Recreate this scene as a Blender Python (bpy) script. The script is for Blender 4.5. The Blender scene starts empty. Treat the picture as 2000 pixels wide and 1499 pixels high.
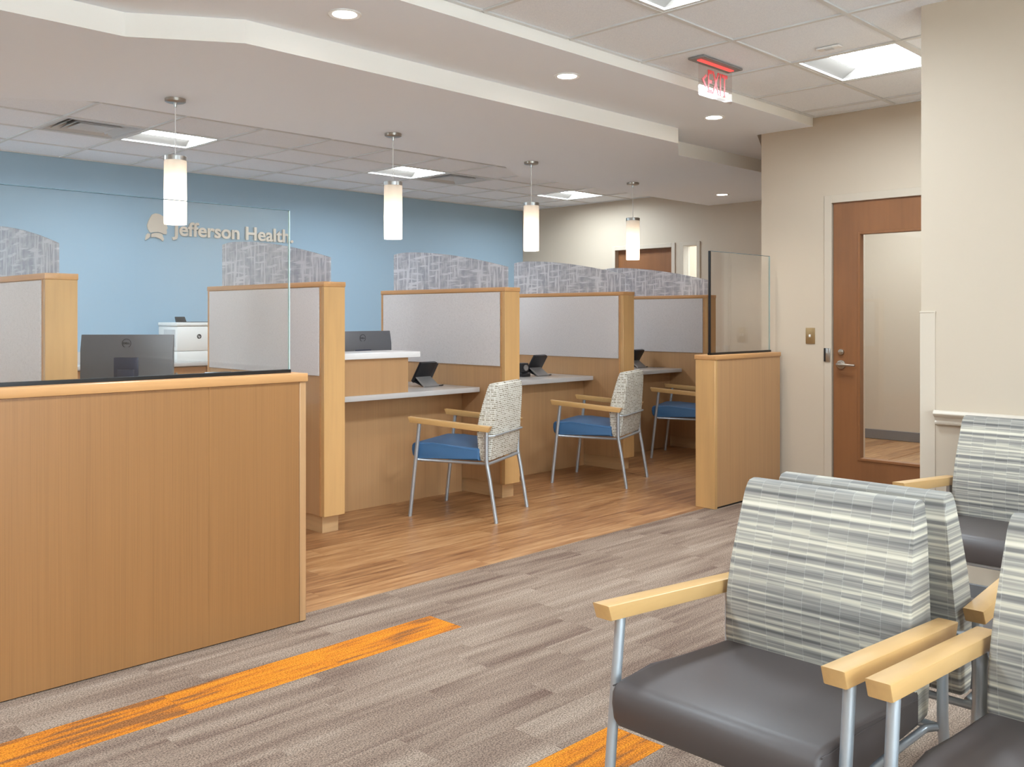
import bpy, bmesh, math, random
from mathutils import Vector, Matrix
random.seed(7)
SC = bpy.context.scene
COL = SC.collection
PI = math.pi

# ------------------------------------------------------------------ camera
TH = math.atan2(1800, 1825)            # angle of the view axis from world +X
FPX = 1825.0                            # focal length in pixels of a 2000 px wide frame
CAM_H = 1.28
cd = bpy.data.cameras.new('camera')
cam = bpy.data.objects.new('camera', cd); COL.objects.link(cam)
cam.location = (0, 0, CAM_H)
cam.rotation_euler = (PI/2, 0, TH - PI/2)
cd.sensor_fit = 'HORIZONTAL'; cd.sensor_width = 36.0
cd.lens = FPX/2000*36
cd.shift_y = -(749.5-618)/2000
cd.clip_start = 0.05
SC.camera = cam

# ------------------------------------------------------------------ world, exposure
W = bpy.data.worlds.new('world'); SC.world = W; W.use_nodes = True
bg = W.node_tree.nodes['Background']
bg.inputs[0].default_value = (0.77, 0.91, 1.0, 1)
bg.inputs[1].default_value = 6.8
SC.view_settings.view_transform = 'Standard'
SC.view_settings.look = 'None'
SC.view_settings.gamma = 1.0
SC.view_settings.use_curve_mapping = False
SC.view_settings.exposure = 0.58
LENS_E = 46.0          # luminance of the ceiling light lenses
SPOT_E = 20.0          # luminance of the small downlights
SPOT_W = 36.0           # watts in each downlight
PEND_W = 6.5          # watts in each pendant

# ------------------------------------------------------------------ materials
MATS = {}
def srgb(r, g, b):
    f = lambda c: (c/255/12.92) if c/255 <= .04045 else ((c/255+.055)/1.055)**2.4
    return (f(r), f(g), f(b), 1)
class NT:
    def __init__(s, name):
        m = bpy.data.materials.new(name); m.use_nodes = True
        s.m = m; s.t = m.node_tree; s.n = s.t.nodes; s.l = s.t.links
        s.b = s.n['Principled BSDF']; s.out = s.n['Material Output']
    def node(s, typ, **kw):
        n = s.n.new(typ)
        for k, v in kw.items(): setattr(n, k, v)
        return n
    def link(s, a, b): s.l.new(a, b)
    def coord(s, scale=(1,1,1), which='Object', rot=(0,0,0)):
        tc = s.node('ShaderNodeTexCoord'); mp = s.node('ShaderNodeMapping')
        s.link(tc.outputs[which], mp.inputs[0]); mp.inputs['Scale'].default_value = scale
        mp.inputs['Rotation'].default_value = rot
        return mp.outputs[0]
    def pos(s, scale=(1,1,1)):
        g = s.node('ShaderNodeNewGeometry'); mp = s.node('ShaderNodeMapping')
        s.link(g.outputs['Position'], mp.inputs[0]); mp.inputs['Scale'].default_value = scale
        return mp.outputs[0]
    def noise(s, vec, scale=1, detail=3, rough=.5):
        n = s.node('ShaderNodeTexNoise'); s.link(vec, n.inputs['Vector'])
        n.inputs['Scale'].default_value = scale; n.inputs['Detail'].default_value = detail
        n.inputs['Roughness'].default_value = rough
        return n.outputs['Fac']
    def ramp(s, fac, stops):
        r = s.node('ShaderNodeValToRGB'); s.link(fac, r.inputs[0])
        el = r.color_ramp.elements
        while len(el) < len(stops): el.new(.5)
        for e, (p, c) in zip(el, stops): e.position = p; e.color = c
        return r.outputs[0]
    def mix(s, fac, a, b, mode='MIX'):
        m = s.node('ShaderNodeMix', data_type='RGBA', blend_type=mode)
        for i, v in ((0, fac), (6, a), (7, b)):
            if hasattr(v, 'is_linked'): s.link(v, m.inputs[i])
            else: m.inputs[i].default_value = v
        return m.outputs[2]
    def math(s, op, a, b=0.0):
        m = s.node('ShaderNodeMath', operation=op)
        for i, v in ((0, a), (1, b)):
            if hasattr(v, 'is_linked'): s.link(v, m.inputs[i])
            else: m.inputs[i].default_value = v
        return m.outputs[0]
    def bump(s, h, strength=.2, dist=.002):
        b = s.node('ShaderNodeBump'); b.inputs['Strength'].default_value = strength
        b.inputs['Distance'].default_value = dist
        s.link(h, b.inputs['Height']); s.link(b.outputs[0], s.b.inputs['Normal'])
    def base(s, c):
        if hasattr(c, 'is_linked'): s.link(c, s.b.inputs['Base Color'])
        else: s.b.inputs['Base Color'].default_value = c
def plain(name, col, rough=.6, metal=0, spec=.5, bump=None):
    t = NT(name); t.base(col); t.b.inputs['Roughness'].default_value = rough
    t.b.inputs['Metallic'].default_value = metal; t.b.inputs['Specular IOR Level'].default_value = spec
    if bump: t.bump(t.noise(t.pos(), bump[0], 3), bump[1], bump[2])
    MATS[name] = t.m; return t.m
def wood(name, dark, mid, light, fine, coarse, rough=.38, pores=.5):
    """fine / coarse: noise scales per axis; small along the grain"""
    t = NT(name)
    oi = t.node('ShaderNodeObjectInfo')
    v = t.coord(fine); add = t.node('ShaderNodeVectorMath', operation='ADD')
    mulr = t.math('MULTIPLY', oi.outputs['Random'], 40.0)
    t.link(v, add.inputs[0]); t.link(mulr, add.inputs[1])
    n1 = t.noise(add.outputs[0], 1, 2, .6)
    v2 = t.coord(coarse); add2 = t.node('ShaderNodeVectorMath', operation='ADD')
    t.link(v2, add2.inputs[0]); t.link(mulr, add2.inputs[1])
    n2 = t.noise(add2.outputs[0], 1, 3, .55)
    c1 = t.ramp(n1, [(.30, dark), (.5, mid), (.72, light)])
    c2 = t.ramp(n2, [(.32, dark), (.5, mid), (.68, light)])
    t.base(t.mix(pores, c2, c1))
    t.b.inputs['Roughness'].default_value = rough
    t.bump(n1, .06, .001)
    MATS[name] = t.m; return t.m

def lerp(c, k): return (c[0]*k, c[1]*k, c[2]*k, 1)
paint = srgb(196, 180, 160)
plain('wall_paint', paint, .62, bump=(260, .05, .001))
plain('wall_blue', srgb(158, 182, 199), .55, bump=(260, .05, .001))
plain('soffit_paint', srgb(246, 241, 233), .7)
plain('ceiling_paint', srgb(244, 248, 254), .8)
plain('frame_paint', srgb(196, 182, 164), .45)
plain('trim_paint', srgb(202, 188, 170), .4)
oak = srgb(184, 142, 100)
wood('veneer', lerp(oak, .84), oak, lerp(oak, 1.08), (230, 230, 1.6), (16, 16, .3), .36, .7)
wood('veneer_dimmed', lerp(srgb(150, 105, 62), .84), srgb(150, 105, 62), lerp(srgb(150, 105, 62), 1.08), (230, 230, 1.6), (16, 16, .3), .36, .7)  # same veneer as the desks, dimmer light on the counter put into its colour
mp_ = srgb(203, 159, 105)
wood('maple_v', lerp(mp_, .86), mp_, lerp(mp_, 1.08), (45, 45, 2.0), (7, 7, 1.2), .33, .35)
wood('maple_x', lerp(mp_, .84), mp_, lerp(mp_, 1.06), (2.0, 60, 60), (1.4, 9, 9), .33, .4)
cap = srgb(200, 148, 96)
wood('cap_x', lerp(cap, .84), cap, lerp(cap, 1.08), (2.0, 70, 70), (1.4, 9, 9), .33, .4)
wood('cap_y', lerp(cap, .84), cap, lerp(cap, 1.08), (70, 2.0, 70), (9, 1.4, 9), .33, .4)
arm = srgb(204, 162, 106)
wood('arm_wood', lerp(arm, .9), arm, lerp(arm, 1.05), (3, 60, 60), (2, 14, 14), .3, .4)
toe = srgb(196, 156, 112)
wood('toe_kick', lerp(toe, .82), toe, lerp(toe, 1.05), (3, 3, 60), (2, 2, 9), .45, .5)
dr = srgb(134, 88, 54)
wood('door_wood', lerp(dr, .84), dr, lerp(dr, 1.1), (60, 40, 2.2), (9, 5, 1.6), .36, .35)
plain('solid_white', srgb(236, 232, 230), .22)
plain('ledge_stone', srgb(196, 190, 186), .2, bump=(600, .02, .0005))
plain('steel', srgb(190, 190, 188), .28, 1.0)
plain('nickel', srgb(176, 168, 158), .3, 1.0)
plain('leg_silver', srgb(186, 192, 198), .34, .65)
plain('black_plastic', srgb(30, 30, 34), .35)
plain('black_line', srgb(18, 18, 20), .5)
plain('dark_grey_plastic', srgb(58, 58, 62), .4)
plain('grey_plate', srgb(142, 138, 136), .35, .3)
plain('white_plastic', srgb(232, 230, 226), .35)
plain('monitor_back', srgb(112, 112, 116), .36, .35)
plain('monitor_stand', srgb(62, 66, 84), .35, .4)
plain('logo_metal', srgb(222, 208, 192), .4, .25)
plain('switch_brass', srgb(176, 150, 110), .35, .8)
plain('baseboard_grey', srgb(112, 110, 110), .5)
plain('vent_white', srgb(206, 206, 206), .5)
plain('troffer_reflector_shaded', srgb(108, 101, 94), .6)  # white reflector greyed, its shade inside the fitting is painted in
plain('vent_dark', srgb(52, 50, 48), .7)
plain('tbar_white', srgb(222, 222, 220), .45)
plain('fabric_seat_grey', srgb(76, 68, 66), .46, bump=(900, .03, .0005))
plain('fabric_seat_blue', srgb(66, 108, 150), .42, bump=(900, .03, .0005))
plain('edge_glass', srgb(196, 216, 212), .15)
plain('edge_glass_dark', srgb(92, 112, 120), .15)
plain('black_edge', srgb(14, 15, 18), .3)
plain('red_print', srgb(226, 40, 36), .4)

def emit(name, col, e):
    t = NT(name); em = t.node('ShaderNodeEmission')
    em.inputs[0].default_value = col; em.inputs[1].default_value = e
    t.link(em.outputs[0], t.out.inputs[0]); MATS[name] = t.m
emit('lens', (.765, .90, 1, 1), LENS_E)
emit('spot_lens', (1, .96, .9, 1), SPOT_E)
emit('exit_glow', (1, .06, .05, 1), 1.6)
emit('bulb', (1, .9, .76, 1), 3.0)

def thin_glass(name, tint, ior=1.5, boost=1.0):
    t = NT(name)
    tr = t.node('ShaderNodeBsdfTransparent'); tr.inputs[0].default_value = tint
    gl = t.node('ShaderNodeBsdfGlossy'); gl.inputs['Roughness'].default_value = .02
    gl.inputs[0].default_value = (1, 1, 1, 1)
    fr = t.node('ShaderNodeFresnel'); ge = t.node('ShaderNodeNewGeometry')
    # same thin-sheet reflectance from either side of the sheet
    t.link(t.math('ADD', t.math('MULTIPLY', ge.outputs['Backfacing'], 1/ior-ior), ior), fr.inputs[0])
    mx = t.node('ShaderNodeMixShader'); t.link(t.math('MULTIPLY', fr.outputs[0], boost), mx.inputs[0])
    t.link(tr.outputs[0], mx.inputs[1]); t.link(gl.outputs[0], mx.inputs[2])
    t.link(mx.outputs[0], t.out.inputs[0]); MATS[name] = t.m
thin_glass('glass', (.985, .992, .99, 1))
thin_glass('exit_acrylic', (.93, .9, .9, 1), 1.5, 1.3)

# pendant glass: opal, lit from inside
t = NT('opal_glass'); di = t.node('ShaderNodeBsdfDiffuse'); tl = t.node('ShaderNodeBsdfTranslucent')
di.inputs[0].default_value = (.9, .87, .83, 1); tl.inputs[0].default_value = (.95, .9, .84, 1)
mx = t.node('ShaderNodeMixShader'); mx.inputs[0].default_value = .6
t.link(di.outputs[0], mx.inputs[1]); t.link(tl.outputs[0], mx.inputs[2])
t.link(mx.outputs[0], t.out.inputs[0]); MATS['opal_glass'] = t.m

# acrylic divider screens with a woven print
t = NT('woven_acrylic')
v = t.coord((1, 13, 1.3)); nv = t.noise(v, 3.2, 3, .55)
h = t.coord((1, 1.3, 13)); nh = t.noise(h, 3.2, 3, .55)
rv = t.ramp(nv, [(.52, (0, 0, 0, 1)), (.60, (1, 1, 1, 1))]); rh = t.ramp(nh, [(.54, (0, 0, 0, 1)), (.62, (1, 1, 1, 1))])
lines = t.mix(1.0, rv, rh, 'LIGHTEN')
blot = t.ramp(t.noise(t.coord((1, 6, 7)), 3, 3), [(.35, srgb(186, 184, 190)), (.65, srgb(216, 213, 216))])
colr = t.mix(lines, blot, srgb(242, 240, 242))
tr = t.node('ShaderNodeBsdfTransparent'); tr.inputs[0].default_value = (.92, .93, .96, 1)
di = t.node('ShaderNodeBsdfDiffuse'); t.link(colr, di.inputs[0])
tl = t.node('ShaderNodeBsdfTranslucent'); t.link(colr, tl.inputs[0])
m1 = t.node('ShaderNodeMixShader'); m1.inputs[0].default_value = .35
t.link(di.outputs[0], m1.inputs[1]); t.link(tl.outputs[0], m1.inputs[2])
m2 = t.node('ShaderNodeMixShader'); m2.inputs[0].default_value = .72
t.link(tr.outputs[0], m2.inputs[1]); t.link(m1.outputs[0], m2.inputs[2])
gl = t.node('ShaderNodeBsdfGlossy'); gl.inputs['Roughness'].default_value = .1
fr = t.node('ShaderNodeFresnel'); ge = t.node('ShaderNodeNewGeometry'); m3 = t.node('ShaderNodeMixShader'); t.link(fr.outputs[0], m3.inputs[0])
t.link(t.math('ADD', t.math('MULTIPLY', ge.outputs['Backfacing'], 1/1.45-1.45), 1.45), fr.inputs[0])
t.link(m2.outputs[0], m3.inputs[1]); t.link(gl.outputs[0], m3.inputs[2])
t.link(m3.outputs[0], t.out.inputs[0]); MATS['woven_acrylic'] = t.m

# tackable fabric on the partitions
t = NT('tack_fabric')
w1 = t.noise(t.pos((1, 420, 90)), 1, 2); w2 = t.noise(t.pos((1, 90, 420)), 1, 2)
wv = t.math('ADD', w1, w2)
t.base(t.ramp(wv, [(.75, srgb(196, 188, 185)), (1.25, srgb(212, 204, 201))]))
t.b.inputs['Roughness'].default_value = .9; t.bump(wv, .25, .001); MATS['tack_fabric'] = t.m

# acoustic ceiling tile
t = NT('ceiling_tile')
n = t.noise(t.pos(), 170, 4, .7)
t.base(t.ramp(n, [(.3, srgb(232, 236, 243)), (.6, srgb(247, 250, 254))]))
t.b.inputs['Roughness'].default_value = .9; t.bump(n, .35, .002); MATS['ceiling_tile'] = t.m

# carpet planks
def carpet(name, stops, tuft, fy=11):
    t = NT(name)
    oi = t.node('ShaderNodeObjectInfo'); mr = t.math('MULTIPLY', oi.outputs['Random'], 60.0)
    v = t.pos((.9 if fy < 20 else 2.2, fy, 1)); ad = t.node('ShaderNodeVectorMath', operation='ADD')
    t.link(v, ad.inputs[0]); t.link(mr, ad.inputs[1])
    n = t.noise(ad.outputs[0], 1.5, 3, .5)
    v2 = t.pos((1, 2.4, 1)); n2 = t.noise(v2, 1.1, 2)
    k = t.math('ADD', t.math('MULTIPLY', n, .62), t.math('MULTIPLY', oi.outputs['Random'], .06))
    k = t.math('ADD', k, t.math('MULTIPLY', n2, .30))
    c = t.ramp(k, stops)
    sp = t.noise(t.pos((170, 230, 200)), 1, 2, .6)
    sp2 = t.ramp(sp, [(.38, (tuft[0],)*3+(1,)), (.62, (tuft[1],)*3+(1,))])
    t.base(t.mix(1.0, c, sp2, 'MULTIPLY'))
    t.b.inputs['Roughness'].default_value = .95; t.b.inputs['Specular IOR Level'].default_value = .1
    t.bump(sp, .5, .003); MATS[name] = t.m
carpet('carpet_grey', [(.34, srgb(108, 88, 77)), (.48, srgb(134, 115, 101)), (.60, srgb(150, 132, 117)), (.74, srgb(164, 147, 132))], (.5, 1.42))
carpet('carpet_orange', [(.40, srgb(140, 92, 54)), (.455, srgb(188, 112, 40)), (.55, srgb(206, 127, 40)), (.75, srgb(212, 138, 54))], (.55, 1.35), 26)

# vinyl plank floor
t = NT('vinyl_plank')
oi = t.node('ShaderNodeObjectInfo'); mr = t.math('MULTIPLY', oi.outputs['Random'], 30.0)
ad = t.node('ShaderNodeVectorMath', operation='ADD'); t.link(t.pos((1.6, 20, 1)), ad.inputs[0]); t.link(mr, ad.inputs[1])
n = t.noise(ad.outputs[0], 1.6, 5, .65)
k = t.math('ADD', t.math('MULTIPLY', n, .86), t.math('MULTIPLY', oi.outputs['Random'], .14))
t.base(t.ramp(k, [(.34, srgb(122, 80, 50)), (.5, srgb(158, 112, 72)), (.62, srgb(178, 134, 92)), (.75, srgb(198, 158, 116))]))
t.b.inputs['Roughness'].default_value = .36; t.bump(n, .08, .001); MATS['vinyl_plank'] = t.m

# waiting chair stripes
t = NT('stripe_fabric')
tc = t.node('ShaderNodeTexCoord'); sx = t.node('ShaderNodeSeparateXYZ'); t.link(tc.outputs['Object'], sx.inputs[0])
u = t.math('ADD', sx.outputs[1], .312)
cell = t.math('FLOOR', t.math('MULTIPLY', u, 21.0))
stag = t.math('MULTIPLY', cell, 3.71)
def comb(a, b, c):
    m = t.node('ShaderNodeCombineXYZ')
    for i, q in enumerate((a, b, c)):
        if hasattr(q, 'is_linked'): t.link(q, m.inputs[i])
        else: m.inputs[i].default_value = q
    return m.outputs[0]
nA = t.noise(comb(t.math('MULTIPLY', u, 1.1), 0.0, t.math('MULTIPLY', sx.outputs[2], 74.0)), 1, 2, .55)
nB = t.noise(comb(stag, t.math('MULTIPLY', u, 1.0), t.math('MULTIPLY', sx.outputs[2], 170.0)), 1, 1, .5)
nk = t.math('ADD', t.math('MULTIPLY', nA, .82), t.math('MULTIPLY', nB, .18))
colr = t.ramp(nk, [(.34, srgb(98, 95, 92)), (.43, srgb(130, 126, 121)), (.51, srgb(160, 154, 144)), (.58, srgb(198, 190, 171)), (.68, srgb(214, 206, 189))])
fr_ = t.math('FRACT', t.math('MULTIPLY', u, 21.0))
tick = t.math('LESS_THAN', fr_, .022)
t.base(t.mix(t.math('MULTIPLY', tick, .2), colr, srgb(226, 224, 216)))
t.b.inputs['Roughness'].default_value = .85; MATS['stripe_fabric'] = t.m

# desk chair weave
t = NT('dash_fabric')
tc = t.node('ShaderNodeTexCoord'); sx = t.node('ShaderNodeSeparateXYZ'); t.link(tc.outputs['Object'], sx.inputs[0])
u = t.math('ADD', sx.outputs[1], sx.outputs[0])
br = t.node('ShaderNodeTexBrick'); t.link(comb(u, sx.outputs[2], 0.0), br.inputs['Vector'])
br.offset = .37; br.offset_frequency = 2; br.squash = .7; br.squash_frequency = 3
br.inputs['Color1'].default_value = srgb(112, 100, 72); br.inputs['Color2'].default_value = srgb(206, 202, 190)
br.inputs['Mortar'].default_value = srgb(214, 210, 200)
br.inputs['Scale'].default_value = 1.0; br.inputs['Mortar Size'].default_value = .0032
br.inputs['Mortar Smooth'].default_value = .1; br.inputs['Bias'].default_value = -.25
br.inputs['Brick Width'].default_value = .042; br.inputs['Row Height'].default_value = .0125
nv = t.noise(comb(t.math('MULTIPLY', u, 130.0), 0.0, t.math('MULTIPLY', sx.outputs[2], 10.0)), 1, 2)
t.base(t.mix(t.ramp(nv, [(.45, (0, 0, 0, 1)), (.6, (.4, .4, .4, 1))]), br.outputs[0], srgb(220, 216, 208)))
t.b.inputs['Roughness'].default_value = .9; MATS['dash_fabric'] = t.m

# ------------------------------------------------------------------ geometry helpers
def put(name, bm, mat, parent=None, smooth=False, off=None):
    """link a bmesh as ONE object; coordinates are world unless off (the parent's base) is taken away"""
    if off is not None: bmesh.ops.translate(bm, verts=bm.verts, vec=-Vector(off))
    me = bpy.data.meshes.new(name); bm.to_mesh(me); bm.free()
    for m in (mat if isinstance(mat, (list, tuple)) else [mat]): me.materials.append(MATS[m])
    if smooth:
        for p in me.polygons: p.use_smooth = True
        me.set_sharp_from_angle(angle=math.radians(38))
    o = bpy.data.objects.new(name, me); COL.objects.link(o)
    if parent is not None: o.parent = parent
    return o
def tag(o, label, cat, group=None, kind=None):
    o['label'] = label; o['category'] = cat
    if group: o['group'] = group
    if kind: o['kind'] = kind
    return o
def thing(name, label, cat, loc=(0, 0, 0), rz=0, group=None, kind=None):
    o = bpy.data.objects.new(name, None); COL.objects.link(o)
    o.location = loc; o.rotation_euler = (0, 0, rz); o.empty_display_size = .1
    return tag(o, label, cat, group, kind)
def add_box(bm, x0, x1, y0, y1, z0, z1, bev=0, seg=1):
    vs = [bm.verts.new((x, y, z)) for x in (x0, x1) for y in (y0, y1) for z in (z0, z1)]
    fs = [(0, 1, 3, 2), (4, 6, 7, 5), (0, 4, 5, 1), (2, 3, 7, 6), (0, 2, 6, 4), (1, 5, 7, 3)]
    faces = [bm.faces.new([vs[i] for i in f]) for f in fs]
    if bev:
        es = {e for f in faces for e in f.edges}
        bmesh.ops.bevel(bm, geom=list(es), offset=bev, segments=seg, affect='EDGES', profile=.5)
    return faces
def box(name, x0, x1, y0, y1, z0, z1, mat, parent=None, bev=0, seg=2, off=None):
    bm = bmesh.new(); add_box(bm, x0, x1, y0, y1, z0, z1, bev, seg)
    return put(name, bm, mat, parent, smooth=bev > 0, off=off)
def add_prism(bm, pts, ax, a, b, bev=0, seg=2):
    """polygon pts in the two other axes, extruded along axis ax (0,1,2) from a to b"""
    def P(u, v, w):
        return {0: (w, u, v), 1: (u, w, v), 2: (u, v, w)}[ax]
    A = [bm.verts.new(P(u, v, a)) for u, v in pts]; B = [bm.verts.new(P(u, v, b)) for u, v in pts]
    fa = bm.faces.new(A); fb = bm.faces.new(B[::-1]); n = len(pts)
    for i in range(n): bm.faces.new([A[i], B[i], B[(i+1) % n], A[(i+1) % n]])
    if bev:
        es = list(fa.edges)+list(fb.edges)
        bmesh.ops.bevel(bm, geom=es, offset=bev, segments=seg, affect='EDGES', profile=.5)
    bmesh.ops.recalc_face_normals(bm, faces=bm.faces)
def prism(name, pts, ax, a, b, mat, parent=None, bev=0, seg=2, off=None, smooth=None):
    bm = bmesh.new(); add_prism(bm, pts, ax, a, b, bev, seg)
    return put(name, bm, mat, parent, smooth=(bev > 0 if smooth is None else smooth), off=off)
def add_tube(bm, pts, r, n=12, cap=True):
    pts = [Vector(p) for p in pts]; rings = []
    rr = r if isinstance(r, (list, tuple)) else [r]*len(pts)
    ref = None
    for i, p in enumerate(pts):
        d = (pts[min(i+1, len(pts)-1)]-pts[max(i-1, 0)]).normalized()
        if ref is None:
            ref = Vector((0, 0, 1)) if abs(d.z) < .9 else Vector((1, 0, 0))
        u = d.cross(ref).normalized(); v = d.cross(u).normalized()
        ref = v.cross(d) if False else ref
        rings.append([bm.verts.new(p+(u*math.cos(2*PI*k/n)+v*math.sin(2*PI*k/n))*rr[i]) for k in range(n)])
    for a, b in zip(rings, rings[1:]):
        for k in range(n): bm.faces.new([a[k], a[(k+1) % n], b[(k+1) % n], b[k]])
    if cap: bm.faces.new(rings[0][::-1]); bm.faces.new(rings[-1])
    bmesh.ops.recalc_face_normals(bm, faces=bm.faces)
def tube(name, pts, r, mat, parent=None, n=12, off=None):
    bm = bmesh.new(); add_tube(bm, pts, r, n); return put(name, bm, mat, parent, True, off)
def add_lathe(bm, prof, c=(0, 0), n=32, close=False):
    """prof: (r, z) list revolved round the vertical through c"""
    rings = []
    for r, z in prof:
        if r < 1e-6: rings.append([bm.verts.new((c[0], c[1], z))])
        else: rings.append([bm.verts.new((c[0]+r*math.cos(2*PI*k/n), c[1]+r*math.sin(2*PI*k/n), z)) for k in range(n)])
    pr = list(zip(rings, rings[1:]))
    if close: pr.append((rings[-1], rings[0]))
    for a, b in pr:
        if len(a) == 1 and len(b) == 1: continue
        for k in range(n):
            if len(a) == 1: bm.faces.new([a[0], b[k], b[(k+1) % n]])
            elif len(b) == 1: bm.faces.new([a[k], b[0], a[(k+1) % n]])
            else: bm.faces.new([a[k], b[k], b[(k+1) % n], a[(k+1) % n]])
    bmesh.ops.recalc_face_normals(bm, faces=bm.faces)
def lathe(name, prof, c, mat, parent=None, n=32, close=False, off=None):
    bm = bmesh.new(); add_lathe(bm, prof, c, n, close); return put(name, bm, mat, parent, True, off)
def disc_y(bm, cx, y, cz, r, y2, n=28, rx=None):
    add_prism(bm, [(cx+(rx or r)*math.cos(2*PI*k/n), cz+r*math.sin(2*PI*k/n)) for k in range(n)], 1, y, y2)
def copy_tree(o, parent=None):
    c = o.copy(); COL.objects.link(c); c.parent = parent
    for ch in list(o.children): copy_tree(ch, c)
    return c
def text_islands(body, extr, bold=0.0):
    """letters of the built-in font as separate vertex/face lists in text space (x right, y up, z out)"""
    cu = bpy.data.curves.new('lettering', 'FONT'); cu.body = body; cu.extrude = extr; cu.offset = bold
    cu.resolution_u = 4
    o = bpy.data.objects.new('lettering', cu); COL.objects.link(o)
    dg = bpy.context.evaluated_depsgraph_get(); dg.update()
    me = bpy.data.meshes.new_from_object(o.evaluated_get(dg))
    bpy.data.objects.remove(o); bpy.data.curves.remove(cu)
    bm = bmesh.new(); bm.from_mesh(me); bpy.data.meshes.remove(me)
    bmesh.ops.remove_doubles(bm, verts=bm.verts, dist=1e-5)
    seen = set(); out = []
    for v0 in bm.verts:
        if v0 in seen: continue
        st = [v0]; comp = []; seen.add(v0)
        while st:
            v = st.pop(); comp.append(v)
            for e in v.link_edges:
                w = e.other_vert(v)
                if w not in seen: seen.add(w); st.append(w)
        ix = {v: i for i, v in enumerate(comp)}
        fs = {f for v in comp for f in v.link_faces}
        out.append(([v.co.copy() for v in comp], [[ix[v] for v in f.verts] for f in fs]))
    bm.free()
    out.sort(key=lambda c: min(v.x for v in c[0]))
    return out
def raw(name, verts, faces, mat, parent=None, off=None):
    me = bpy.data.meshes.new(name)
    o_ = Vector(off) if off is not None else Vector((0, 0, 0))
    me.from_pydata([tuple(Vector(v)-o_) for v in verts], [], faces)
    for m in (mat if isinstance(mat, (list, tuple)) else [mat]): me.materials.append(MATS[m])
    o = bpy.data.objects.new(name, me); COL.objects.link(o)
    if parent is not None: o.parent = parent
    return o

# ================================================================== SETTING
ZC, Z2, Z1 = 2.695, 2.636, 2.528       # tile ceiling, middle gypsum, low soffit
XW, YB, XF, XN = 6.26, 8.73, 9.06, 4.366
XL, YF = -3.0, -3.2                    # left wall, window wall behind the camera
YC = 3.46                              # carpet / vinyl seam

# ---- floor
bm = bmesh.new()
add_box(bm, XL, XW+.05, YF, YC, -.12, -.003); n0 = len(bm.faces)
add_box(bm, XL, 10.6, YC, YB, -.12, -.003); add_box(bm, XW+.05, 10.6, YF, YC, -.12, -.003)
bm.faces.ensure_lookup_table()
for f in bm.faces[n0:]: f.material_index = 1
floor = tag(put('floor', bm, ['carpet_grey', 'vinyl_plank']), 'floor with grey carpet planks meeting a wood-look plank walkway', 'floor', kind='structure')
def tile_mesh(name, l, w, th, mat):
    bm = bmesh.new(); add_box(bm, -l/2, l/2, -w/2, w/2, -th, 0)
    me = bpy.data.meshes.new(name); bm.to_mesh(me); bm.free(); me.materials.append(MATS[mat]); return me
CW, CL = .2035, .59
mg = tile_mesh('carpet_plank', CL-.0006, CW-.0006, .0028, 'carpet_grey')
mo = tile_mesh('carpet_plank_orange', CL-.0006, CW-.0006, .0028, 'carpet_orange')
Y0 = YC-9*CW
rng = random.Random(3)
for r in range(-8, 9):
    y = Y0+(r+.5)*CW
    orange_end = 2.297 if r == 0 else (2.595 if r == 6 else None)
    shift = orange_end if orange_end else rng.choice([0.0, .2, .4, .1, .3, .5])
    k = math.floor((.35-shift)/CL)
    while True:
        x0 = shift+k*CL; k += 1
        if x0 > XW-.02: break
        x1 = min(x0+CL, XW) if y > 1.67 else min(x0+CL, XN)
        if x1-x0 < .03: break
        if x1 < .3: continue
        isor = orange_end is not None and x1 <= orange_end+.01
        o = bpy.data.objects.new('carpet_plank', mo if isor else mg); COL.objects.link(o)
        o.parent = floor; o.location = ((x0+x1)/2, y, 0); o.scale = ((x1-x0)/CL, 1, 1)
PW, PL = .152, 1.22
mv = tile_mesh('floor_plank', PL-.0008, PW-.0008, .0028, 'vinyl_plank')
for r in range(15):
    y = YC+(r+.5)*PW
    x0 = 1.2-rng.random()*PL
    while x0 < 9.0:
        o = bpy.data.objects.new('floor_plank', mv); COL.objects.link(o)
        o.parent = floor; o.location = (x0+PL/2, y, 0); x0 += PL

# ---- ceilings
def coloured_slab(name, pts, z0, z1, parent=None):
    bm = bmesh.new(); add_prism(bm, pts, 2, z0, z1)
    for f in bm.faces: f.material_index = 1 if abs(f.normal.z) < .5 else 0
    return put(name, bm, ['ceiling_paint', 'soffit_paint'], parent)
ceil_ = tag(coloured_slab('ceiling', [(XL, YF), (10.6, YF), (10.6, YB), (XL, YB)], ZC+.10, ZC+.2), 'stepped ceiling of white tiles and plaster soffits', 'ceiling', kind='structure')
coloured_slab('soffit', [(XL, 3.156), (XW, 3.156), (XW, 3.6), (XF, 4.98), (XF, 5.2), (XL, 5.2)], Z2, ZC+.10, ceil_)
coloured_slab('soffit', [(XL, 4.155), (1.755, 4.155), (2.183, 3.866), (5.639, 3.878), (6.06, 4.165), (7.6, 4.14), (XF, 5.0), (XF, 5.82), (5.95, 5.80), (5.50, 5.51), (2.18, 5.53), (1.75, 5.82), (XL, 5.82)], Z1, Z2, ceil_)
TS = .6096
tmesh = tile_mesh('ceiling_tile', TS-.03, TS-.03, .015, 'ceiling_tile')
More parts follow.
